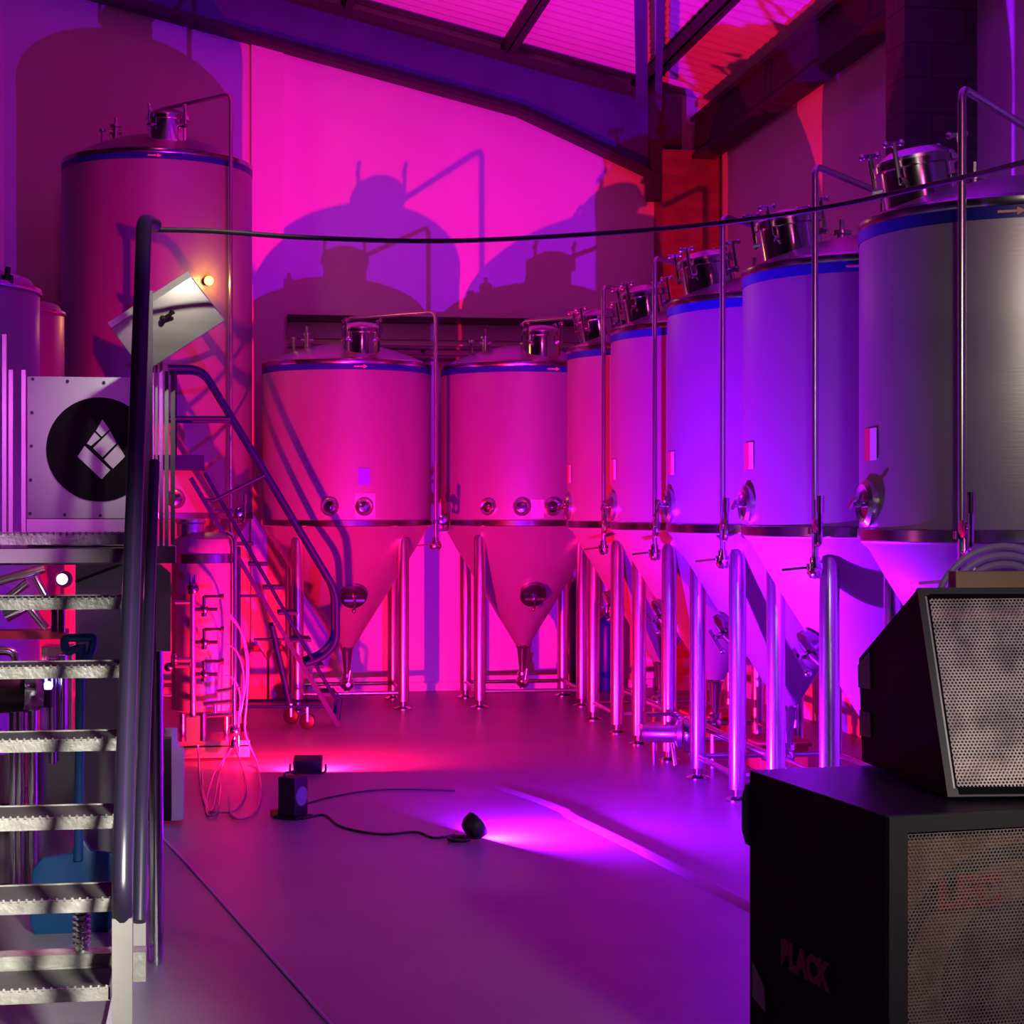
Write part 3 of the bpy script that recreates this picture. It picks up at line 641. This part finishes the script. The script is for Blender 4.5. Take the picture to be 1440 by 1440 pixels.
# canister and box by the platform
p = at_z(243, 1150, 0); cy = at_y(243, 1100, 9.9)
cn = thing('plastic_canister', 'milky plastic canister lit violet beside the platform post', 'canister', (cy.x, 9.9, cy.z-.16))
MB().span((cy.x-.055, 9.84, .02), (cy.x+.06, 10.0, .40)).build('body', 'milky', cn, bevel=.02)
MB().lathe([(.05, .40), (.035, .44), (.035, .50), (0, .505)], 20, (cy.x-.01, 9.92, 0)).build('neck', 'milky', cn)
cn.location.z = cn.location.z
bb = at_y(228, 1147, 8.6)
MB().span((bb.x-.06, 8.44, bb.z), (bb.x+.045, 8.54, bb.z+.37)).build('junction_box', 'black', pf, bevel=.006)
# jerrycans at the back
for i, px in enumerate((330, 361, 393, 425)):
    j = at_z(px, 985, 0); wd = .165
    t = thing('jerrycan', ['jerrycan partly hidden behind the hanging hoses', 'pale jerrycan next to the hanging hoses', 'pale jerrycan behind the sloping support leg of the mobile steps', 'jerrycan hidden behind the fermenter leg'][i], 'jerrycan', (j.x, 16.3, 0), 'jerrycans along the back wall')
    x0 = at_y(px, 985, 16.3).x
    t.location.x = x0
    MB().prism([(x0-.09, 16.3, 0), (x0+.09, 16.3, 0), (x0+.09, 16.3, .34), (x0+.04, 16.3, .42), (x0-.05, 16.3, .42), (x0-.09, 16.3, .36)], (0, .24, 0)).build('body', 'can', t, bevel=.012)
    MB().cyl((x0+.0, 16.42, .42), (x0+.0, 16.42, .455), .03).build('cap', 'redpaint', t)

# ------------------------------------------------------------------ stage lights on the floor
# red floodlight
p = at_z(432, 1090, 0.0)
d = Vector((sn, cs, 0)); up = Vector((0, 0, 1)); sd = Vector((cs, -sn, 0))
ax = (d*math.cos(R(22))+up*math.sin(R(22))).normalized()
rl_ = thing('red_floodlight', 'black floodlight throwing red light on the tanks, behind the upright black lamp', 'floodlight', p)
hc = p+up*.062+d*.05
m3 = Matrix((sd, ax, sd.cross(ax))).transposed()
MB().box(hc, (.18, .09, .085), m3).build('housing', 'black', rl_, bevel=.006)
MB().tube(fillet([hc-sd*.11, hc-sd*.115-up*.052-d*.02, hc+sd*.115-up*.052-d*.02, hc+sd*.11], .03), .008, 8).build('bracket', 'black', rl_)
MB().lathe([(0, .001), (.038, .001), (.038, -.004)], 24, hc+ax*.0455, ax).build('lens', 'lens_red', rl_)
area('red_floodlight_light', hc+ax*.05, ax, .06, RED, RED_W, parent=rl_)
# upright lamp that is off
p = at_z(412, 1150, 0.0)
bl = thing('upright_lamp', 'upright black lamp housing with a dull violet round face, standing on the floor', 'lamp', p)
rot = Matrix.Rotation(R(-38), 3, 'Z')
MB().box(p+up*.12, (.115, .125, .21), rot).build('housing', 'black', bl, bevel=.012)
MB().box(p+up*.008, (.15, .15, .016), rot).build('base', 'black', bl)
nx = rot @ Vector((1, 0, 0))
MB().lathe([(0, .006), (.050, .003), (.055, -.004)], 28, p+up*.12+nx*.0585, nx).build('lens', 'oval', bl)
MB().tube(fillet([p+up*.21+rot@Vector((-.02, -.05, 0)), p+up*.245+rot@Vector((-.02, -.05, 0)), p+up*.245+rot@Vector((-.02, .05, 0)), p+up*.21+rot@Vector((-.02, .05, 0))], .03), .007, 8).build('handle', 'black', bl)
MB().lathe([(.0, 0), (.03, .005), (.03, .04), (.0, .045)], 14, p+rot@Vector((-.10, -.02, 0))).build('connector', 'orangebox', bl)
# violet floodlight
p = at_z(657, 1184, 0.0)
v2 = thing('violet_floodlight', 'small black floodlight on a ring bracket throwing violet light at the fermenter row', 'floodlight', p)
fd = (sd*.84+d*.54).normalized(); ax = (fd*math.cos(R(32))+up*math.sin(R(32))).normalized()
hc = p+up*.075+fd*.045
MB().lathe([(0, -.045), (.05, -.045), (.066, -.02), (.07, .02), (.062, .022), (.06, .012), (0, .012)], 28, hc, ax).build('housing', 'black', v2)
MB().torus(p+up*.016-sd*.04, .052, .011, (0, 0, 1), 24, 8).build('ring_bracket', 'black', v2)
MB().bar(p+up*.012, hc-ax*.02, .03, .012).build('yoke', 'black', v2)
MB().lathe([(0, .013), (.058, .013)], 24, hc, ax).build('lens', 'lens_violet', v2)
area('violet_floodlight_light', hc+ax*.026, ax, .07, VIOLET, VIOLET_W, parent=v2)

# floor cables
def fl(px, py, z=.006): return at_z(px, py, z)
tag(MB().tube(smooth_path([fl(425, 1152), fl(455, 1146), fl(475, 1160), fl(500, 1168), fl(540, 1173), fl(585, 1170), fl(610, 1178), fl(640, 1174)], 8), .006, 8).build('power_cable', 'rubber'), 'dark cable wandering across the floor from upright lamp to violet floodlight', 'cable')
tag(MB().tube(smooth_path([fl(425, 1132), fl(460, 1122), fl(510, 1113), fl(560, 1110), fl(640, 1112)], 8), .005, 8).build('power_cable', 'rubber'), 'dark cable curving across the floor behind the violet floodlight', 'cable')
tag(MB().tube(smooth_path([fl(20, 1103), fl(150, 1128), fl(195, 1150), fl(240, 1190), fl(340, 1300), fl(465, 1440), fl(520, 1500)], 8), .006, 8).build('white_cable', 'milky'), 'thin pale cable running straight over the open floor beside the stairs', 'cable')
pts = smooth_path([fl(700, 1106, 0), fl(757, 1125, 0), fl(798, 1142, 0), fl(812, 1152, 0), fl(900, 1195, 0), fl(1055, 1275, 0), fl(1120, 1310, 0)], 8)
sm = MB(); prev = None
for i, p in enumerate(pts):
    t = (pts[min(i+1, len(pts)-1)]-pts[max(i-1, 0)]).normalized(); n = Vector((-t.y, t.x, 0))
    h = .008+.012*min(1, i/16)
    vs = [sm.bm.verts.new(p+n*u+up*zz) for u, zz in ((-.05, .0005), (-.012, h), (.012, h), (.05, .0005))]
    if prev: [sm.bm.faces.new((prev[k], prev[k+1], vs[k+1], vs[k])) for k in range(3)]
    prev = vs
tag(sm.build('cable_cover', 'floor'), 'low ridged cable cover on the floor leading to the speakers, pink-lit edge', 'cable cover')

# ------------------------------------------------------------------ under the stairs: pump, shovel, pipes
sp = at_z(112, 1312, 0.0)
sh = thing('blue_shovel', 'blue plastic shovel standing blade down behind the stairs', 'shovel', sp)
SY = sp.y
def S(px, py): return at_y(px, py, SY)
MB().cyl(S(110, 1210), S(114, 905), .019, seg=12).build('shaft', 'blueplastic', sh)
MB().tube(fillet([S(113, 910), S(92, 918), S(90, 897), S(133, 896), S(128, 920), S(113, 925)], .02), .017, 10).build('grip', 'blueplastic', sh)
pts = [(60, 1206), (100, 1200), (108, 1180), (118, 1180), (128, 1196), (160, 1200), (160, 1300), (150, 1316), (50, 1316), (42, 1300), (46, 1222)]
MB().prism([S(*q) for q in pts], (0, .03, 0)).build('blade', 'blueplastic', sh, bevel=.008)

pm = thing('transfer_pump', 'steel transfer pump with black motor behind the stairs', 'pump', at_z(30, 1120, 0))
PY = 8.2
def Q(px, py, o=0): v = at_y(px, py, PY); return Vector((v.x, PY+o, v.z))
MB().lathe([(0, -.16), (.07, -.16), (.085, -.12), (.085, .10), (.06, .13), (0, .13)], 24, Q(8, 975), (1, .2, 0)).build('motor', 'black', pm)
MB().lathe([(0, -.04), (.10, -.04), (.11, 0), (.10, .04), (0, .05)], 28, Q(45, 965), (1, .2, 0)).build('volute', 'polish', pm)
for a in (28, 20, 46):
    MB().cyl(Q(a, 990), Vector((Q(a, 990).x, PY, 0)), .022, seg=12).build('leg', 'polish', pm)
MB().tube(fillet([Q(-10, 915), Q(22, 915), Q(26, 960)], .08), .02, 10).build('suction_pipe', 'polish', pm)
bx = thing('steel_trough', 'long low steel trough on the floor behind the stairs', 'trough', Q(60, 1140))
MB().span((Q(-20, 1100).x, PY+.12, .02), (Q(100, 1100).x, PY+.42, .30)).build('body', 'satin', bx, bevel=.008)
MB().span((Q(-20, 1100).x-.01, PY+.11, .30), (Q(100, 1100).x+.01, PY+.43, .325)).build('rim', 'polish', bx)
hx_ = thing('plate_cooler', 'steel plate cooler with pipe connections behind the upper treads', 'heat exchanger', Q(55, 960))
for k in range(9):
    MB().span((Q(52+k*5, 1060).x, PY+.2, Q(0, 1050).z), (Q(52+k*5, 1060).x+.012, PY+.38, Q(0, 915).z)).build('plate', 'polish', hx_)
MB().cyl(Q(70, 930, .15), Q(70, 1080, .15), .02).cyl(Q(84, 925, .15), Q(84, 1060, .15), .02).build('pipe', 'polish', hx_)
MB().span((Q(48, 1060).x, PY+.18, .326), (Q(102, 1060).x, PY+.42, Q(0, 1050).z)).build('stand', 'darkport', hx_)
shf = thing('brown_shelf', 'narrow brown shelf behind the second open tread', 'shelf', Q(40, 905))
MB().span((Q(-30, 905).x, PY+.20, Q(0, 904).z), (Q(88, 905).x, PY+.36, Q(0, 892).z)).build('board', 'red_shelf', shf)
MB().span((Q(-30, 905).x, PY+.32, .326), (Q(-30, 905).x+.03, PY+.355, Q(0, 904).z)).build('bracket', 'satin', shf)
rk = thing('pipe_bundle', 'tangle of shiny steel pipes above the brown shelf', 'pipes', Q(50, 850))
MB().cyl(Q(30, 846, .1), Q(62, 886, .1), .018).cyl(Q(0, 848, .1), Q(36, 820, .1), .018).cyl(Q(-10, 820, .1), Q(60, 800, .1), .02).cyl(Q(46, 812, .1), Q(66, 848, .1), .016).cyl(Q(0, 870, .2), Q(46, 846, .2), .03).build('pipe', 'polish', rk)
MB().tube(fillet([Q(74, 890, .1), Q(74, 850, .1), Q(84, 848, .1), Q(84, 892, .1)], .03), .016).build('bend', 'polish', rk)
pb = thing('pink_spot', 'small glowing pink spot between the upper treads', 'lamp', Q(86, 815, .05))  # bright pink spot among the pipes, modelled as a glowing ball
MB().ball(Q(86, 815, .05), .024).build('bulb', 'pinkglow', pb)
MB().lathe([(.015, -.03), (.034, .0), (.038, .02)], 20, Q(88, 815, .07), (.1, -1, 0)).build('reflector', 'darkport', pb)
l = bpy.data.lights.new('pink_fill_light', 'POINT'); l.energy = 5; l.color = (1, .12, .5); l.shadow_soft_size = .03  # added pink light to brighten the pipework behind the treads
lo = bpy.data.objects.new('pink_fill_light', l); C.objects.link(lo); lo.parent = pb; lo.location = Q(78, 818, -.12)-pb.location
bbn = thing('status_light', 'small blue-white light shining beside the plate cooler', 'lamp', Q(67, 965, .02))
MB().ball(Q(67, 965, .02), .02).build('bulb', 'blueglow', bbn)
MB().cyl(Q(67, 970, .02), Q(67, 995, .02), .02).build('holder', 'black', bbn)

# ------------------------------------------------------------------ things around the fermenter legs
p = at_y(853, 967, 16.55)
gb = thing('gas_bottle', 'blue gas bottle in the corner behind the fermenter legs', 'gas bottle', (p.x, 16.55, 0))
MB().lathe([(0, 0), (.075, 0), (.08, .01), (.08, .58), (.06, .66), (.025, .69), (.025, .72), (0, .72)], 24, (p.x, 16.55, 0)).build('body', 'bluebottle', gb)
MB().cyl((p.x, 16.55, .72), (p.x, 16.55, .78), .018).cyl((p.x-.03, 16.55, .76), (p.x+.03, 16.55, .76), .012).build('valve', 'darkport', gb)
p = at_y(815, 967, 16.5)
gb = thing('gas_bottle', 'black gas bottle beside the blue one, behind the fermenter legs', 'gas bottle', (p.x, 16.5, 0))
MB().lathe([(0, 0), (.09, 0), (.095, .01), (.095, .9), (.07, .99), (.025, 1.03), (.025, 1.06), (0, 1.06)], 24, (p.x, 16.5, 0)).build('body', 'black', gb)
MB().cyl((p.x, 16.5, 1.06), (p.x, 16.5, 1.12), .018).build('valve', 'darkport', gb)
# pump between the row legs
p = at_z(932, 1075, 0)
pu = thing('wheeled_pump', 'violet-lit pump with round casing on the floor between the fermenter legs', 'pump', p)
MB().lathe([(0, -.15), (.05, -.15), (.06, -.13), (.06, .06), (.10, .08), (.10, .11), (0, .11)], 24, p+Vector((0.02, .0, .2)), (.95, -.3, 0)).build('motor', 'satin', pu)
MB().lathe([(0, .12), (.115, .12), (.125, .15), (.115, .19), (0, .19)], 28, p+Vector((.02, 0, .2)), (.95, -.3, 0)).build('casing', 'polish', pu)
MB().cyl(p+Vector((.16, -.06, .10)), p+Vector((.18, -.06, .02)), .02).cyl(p+Vector((-.05, .03, .15)), p+Vector((-.05, .03, .0)), .016).cyl(p+Vector((.06, -.02, .15)), p+Vector((.07, -.06, .0)), .016).build('foot', 'polish', pu)
MB().tube(fillet([p+Vector((-.10, .04, .32)), p+Vector((.1, -.02, .33)), p+Vector((.1, -.02, .25))], .04), .014).build('outlet_pipe', 'polish', pu)
# low header pipe along the row
hd = thing('header_pipe', 'low steel header pipe running between the legs of the fermenter row', 'pipe', (3.05, 10, 0))
MB().cyl((3.16, 6.0, .24), (3.16, 14.4, .24), .026).build('pipe', 'polish', hd)
for yy in (13.1, 11.5, 9.9, 8.3, 6.7):
    MB().cyl((3.16, yy, .24), (3.16, yy, .0), .016, seg=8).build('stand', 'satin', hd)
    MB().lathe([(0, -.03), (.045, -.03), (.045, .03), (0, .03)], 16, (3.16, yy+.3, .24), (0, 1, 0)).cyl((3.16, yy+.3, .24), (3.16, yy+.3, .36), .012).bar((3.16, yy+.22, .36), (3.16, yy+.38, .36), .012, .02).build('valve', 'polish', hd)
for i, (yy, lb) in enumerate(((13.0, 'red crate low behind the second fermenter leg pair'), (11.45, 'red crate low behind the violet-lit pump'))):
    cr = thing('red_crate', lb, 'crate', (3.55, yy, 0), 'red crates under the fermenter row')
    MB().span((3.40, yy-.2, 0.0), (3.72, yy+.2, .16)).build('body', 'orangebox', cr, bevel=.01)
    MB().span((3.38, yy-.22, .16), (3.74, yy+.22, .19)).build('rim', 'orangebox', cr, bevel=.006)
# pipes along the back wall under the ledge
for z, r_, lb in ((3.13, .022, 'upper steel pipe running along the back wall under the ledge'), (3.04, .03, 'lower thicker pipe running along the back wall under the ledge')):
    t = thing('wall_pipe', lb, 'pipe', (2.4, YB-.12, z))
    MB().cyl((.66, YB-.12, z), (4.05, YB-.12, z), r_).build('pipe', 'conduit', t)
    for x in (1.0, 1.9, 2.8, 3.7): MB().span((x-.02, YB-.12, z-.02), (x+.02, YB, z+.02)).build('clip', 'black', t)
# coiled hose by the large fermenter
pc_ = at_d(1405, 850, 7.0)
hz = thing('coiled_hose', 'coil of pale ribbed hose hanging beside the large fermenter, above the speaker', 'hose', pc_)
for k, rr_ in enumerate((.26, .225, .19)):
    MB().torus(at_d(1412, 865, 7.0-.03*k), rr_, .014, (.16, 1, 0), 40, 8).build('hose_loop', 'greyhose', hz)

# ------------------------------------------------------------------ speakers
ZS = .90
def RM(X, d): return Vector((X*cs+d*sn, -X*sn+d*cs, 0))
a = RM(.919, 4.51); e1 = (RM(1.879, 4.79)-RM(.919, 4.51)).normalized(); e2 = Vector((-e1.y, e1.x, 0))
sub = thing('bass_speaker', 'large black bass speaker under the angled speaker, brown grille with red letters', 'speaker', a)
W_, D_ = .95, .84
def SB(u, v, z): return a+e1*u+e2*v+up*z
T = .035
mb = MB()
mb.prism([SB(0, 0, 0), SB(T, 0, 0), SB(T, D_, 0), SB(0, D_, 0)], (0, 0, ZS)); mb.prism([SB(W_-T, 0, 0), SB(W_, 0, 0), SB(W_, D_, 0), SB(W_-T, D_, 0)], (0, 0, ZS))
mb.prism([SB(T, 0, ZS-T), SB(W_-T, 0, ZS-T), SB(W_-T, D_, ZS-T), SB(T, D_, ZS-T)], (0, 0, T)); mb.prism([SB(T, 0, 0), SB(W_-T, 0, 0), SB(W_-T, D_, 0), SB(T, D_, 0)], (0, 0, T))
mb.prism([SB(T, D_-.03, T), SB(W_-T, D_-.03, T), SB(W_-T, D_, T), SB(T, D_, T)], (0, 0, ZS-2*T))
mb.build('cabinet', 'carpet', sub)
mb = MB(); f0 = -.004
for (u0, u1, z0, z1) in ((0, W_, ZS-.038, ZS+.003), (0, W_, 0, .04), (0, .05, .04, ZS-.038), (W_-.05, W_, .04, ZS-.038)):
    mb.prism([SB(u0, f0, z0), SB(u1, f0, z0), SB(u1, f0, z1), SB(u0, f0, z1)], e2*.02)
mb.build('front_frame', 'edge', sub)
MB().prism([SB(.0, .02, ZS+.0005), SB(W_, .02, ZS+.0005), SB(W_, D_, ZS+.0005), SB(.0, D_, ZS+.0005)], up*.003).build('top_sheet', 'glossblack', sub)
bf = MB().prism([SB(.06, .075, .05), SB(W_-.06, .075, .05), SB(W_-.06, .075, ZS-.06), SB(.06, .075, ZS-.06)], e2*.02).build('baffle', 'ply', sub)
cc = SB(.40, .074, ZS-.45)
MB().lathe([(.355, 0), (.355, .006), (.33, .012), (.31, -.002), (.12, .0), (.11, .012), (0, .02)], 56, cc, -e2).build('driver', 'cone_paper', sub)
def flat_rot(e): return (math.pi/2, 0, math.atan2(e.y, e.x))
t_ = text_mesh('red_lettering', 'LEC', .105, 'redpaint', bf, SB(.15, .03, ZS-.235)-a, flat_rot(e1))
t_['label'] = 'faded red letters'
# sheet in its own axes so the holes follow it
def sheet(name, m, parent, org, ex, ez, w_, h_):
    me = bpy.data.meshes.new(name); me.from_pydata([(0, 0, 0), (w_, 0, 0), (w_, 0, h_), (0, 0, h_), (0, .002, 0), (w_, .002, 0), (w_, .002, h_), (0, .002, h_)], [], [(0, 1, 2, 3), (7, 6, 5, 4), (0, 4, 5, 1), (1, 5, 6, 2), (2, 6, 7, 3), (3, 7, 4, 0)])
    me.materials.append(M[m]); o = bpy.data.objects.new(name, me); C.objects.link(o); o.parent = parent
    ey = Vector(ez).cross(Vector(ex)).normalized()
    mm = Matrix((Vector(ex), ey, Vector(ez))).transposed().to_4x4(); mm.translation = Vector(org)-parent.location
    o.matrix_local = mm; return o
sheet('grille', 'grille2', sub, SB(.045, .012, .035), e1, up, W_-.09, ZS-.075)
text_mesh('side_lettering', 'BLACK', .095, 'redfaint', sub, SB(-.003, .62, .40)-a, (math.pi/2, 0, math.atan2(-e2.y, -e2.x)))
MB().prism([SB(-.004, D_-.03, .26), SB(-.004, D_-.12, .24), SB(-.004, D_-.11, .31), SB(-.004, D_-.03, .36)], -e1*.002).build('tape_patch', 'tape', sub)
MB().lathe([(0, 0), (.02, .01), (.03, .05), (.03, .14), (.02, .18), (0, .19)], 14, SB(.012, D_+.012, .68)).build('rear_handle', 'rubber', sub)

b = RM(1.121, 4.76); g1 = Vector((.9985*cs+.055*sn, -.9985*sn+.055*cs, 0)).normalized(); g2 = Vector((-g1.y, g1.x, 0))
# side runs back slightly towards the aisle
W2 = .72
b.z = ZS+.012
tp = thing('wedge_speaker', 'black angled speaker with grey perforated grille on top of the bass speaker', 'speaker', b)
def SP(u, v, z): return b+g1*u+(g2*v-g1*(.075*v))+up*z
prof_ = [(0, 0), (.225, .525), (.72, .30), (.69, 0)]
mb = MB(); mb.prism([SP(0, v, z) for v, z in prof_], g1*.03); mb.prism([SP(W2-.03, v, z) for v, z in prof_], g1*.03)
for (v0, z0), (v1, z1) in zip(prof_[1:], prof_[2:]+prof_[:1]):
    mb.prism([SP(.03, v0, z0), SP(W2-.03, v0, z0), SP(W2-.03, v1, z1), SP(.03, v1, z1)], (SP(0, .3, .2)-(SP(0, v0, z0)+SP(0, v1, z1))/2).normalized()*.025)
mb.build('cabinet', 'carpet', tp)
fz = (SP(0, .225, .525)-SP(0, 0, 0)).normalized(); fn = g1.cross(fz).normalized()
if fn.dot(g2) < 0: fn = -fn
Hf = (SP(0, .225, .525)-SP(0, 0, 0)).length
def FP(u, z, o=0): return b+g1*u+fz*z+fn*o
mb = MB()
for (u0, u1, z0, z1) in ((0, W2, 0, .022), (0, W2, Hf-.018, Hf+.004), (0, .018, .022, Hf-.018), (W2-.018, W2, .022, Hf-.018)):
    mb.prism([FP(u0, z0, -.004), FP(u1, z0, -.004), FP(u1, z1, -.004), FP(u0, z1, -.004)], fn*.02)
mb.build('front_frame', 'edge', tp)
MB().prism([FP(.018, .02, .03), FP(W2-.018, .02, .03), FP(W2-.018, Hf-.018, .03), FP(.018, Hf-.018, .03)], fn*.015).build('baffle', 'cone_paper', tp)
MB().prism([FP(.02, .055, .018), FP(W2-.02, .055, .018), FP(W2-.02, .105, .018), FP(.02, .105, .018)], fn*.010).prism([FP(.02, Hf-.085, .018), FP(W2-.02, Hf-.085, .018), FP(W2-.02, Hf-.048, .018), FP(.02, Hf-.048, .018)], fn*.010).build('baffle_strip', 'strip', tp)
MB().lathe([(.17, 0), (.17, .006), (.15, .01), (.05, -.02), (0, -.01)], 40, FP(.36, .28, .029), -fn).build('driver', 'black', tp)
sheet('grille', 'grille', tp, FP(.016, .020, .004), g1, fz, W2-.032, Hf-.038)
MB().bar(FP(.018, .02, .0), FP(.018, Hf-.02, .0), .010, .006).build('trim_strip', 'galv_plain', tp)
for z0, z1, dv_ in ((.215, .30, .11), (.075, .15, .10)):
    MB().prism([SP(-.003, .69+.10*z0-dv_, z0+.005), SP(-.003, .69+.10*z0, z0), SP(-.003, .69+.10*z1-.004, z1-.02 if z1 > .29 else z1), SP(-.003, .69+.10*z1-dv_, z1+.03 if z1 > .29 else z1)], -g1*.002).build('tape_patch', 'tape', tp)
# board on top
p = SP(.11, .235, .528)
tag(MB().prism([p, p+g1*.7, p+g1*.7+g2*.07, p+g2*.07], (0, 0, .045)).build('wooden_board', 'board'), 'bare wooden board lying on the angled speaker', 'board')
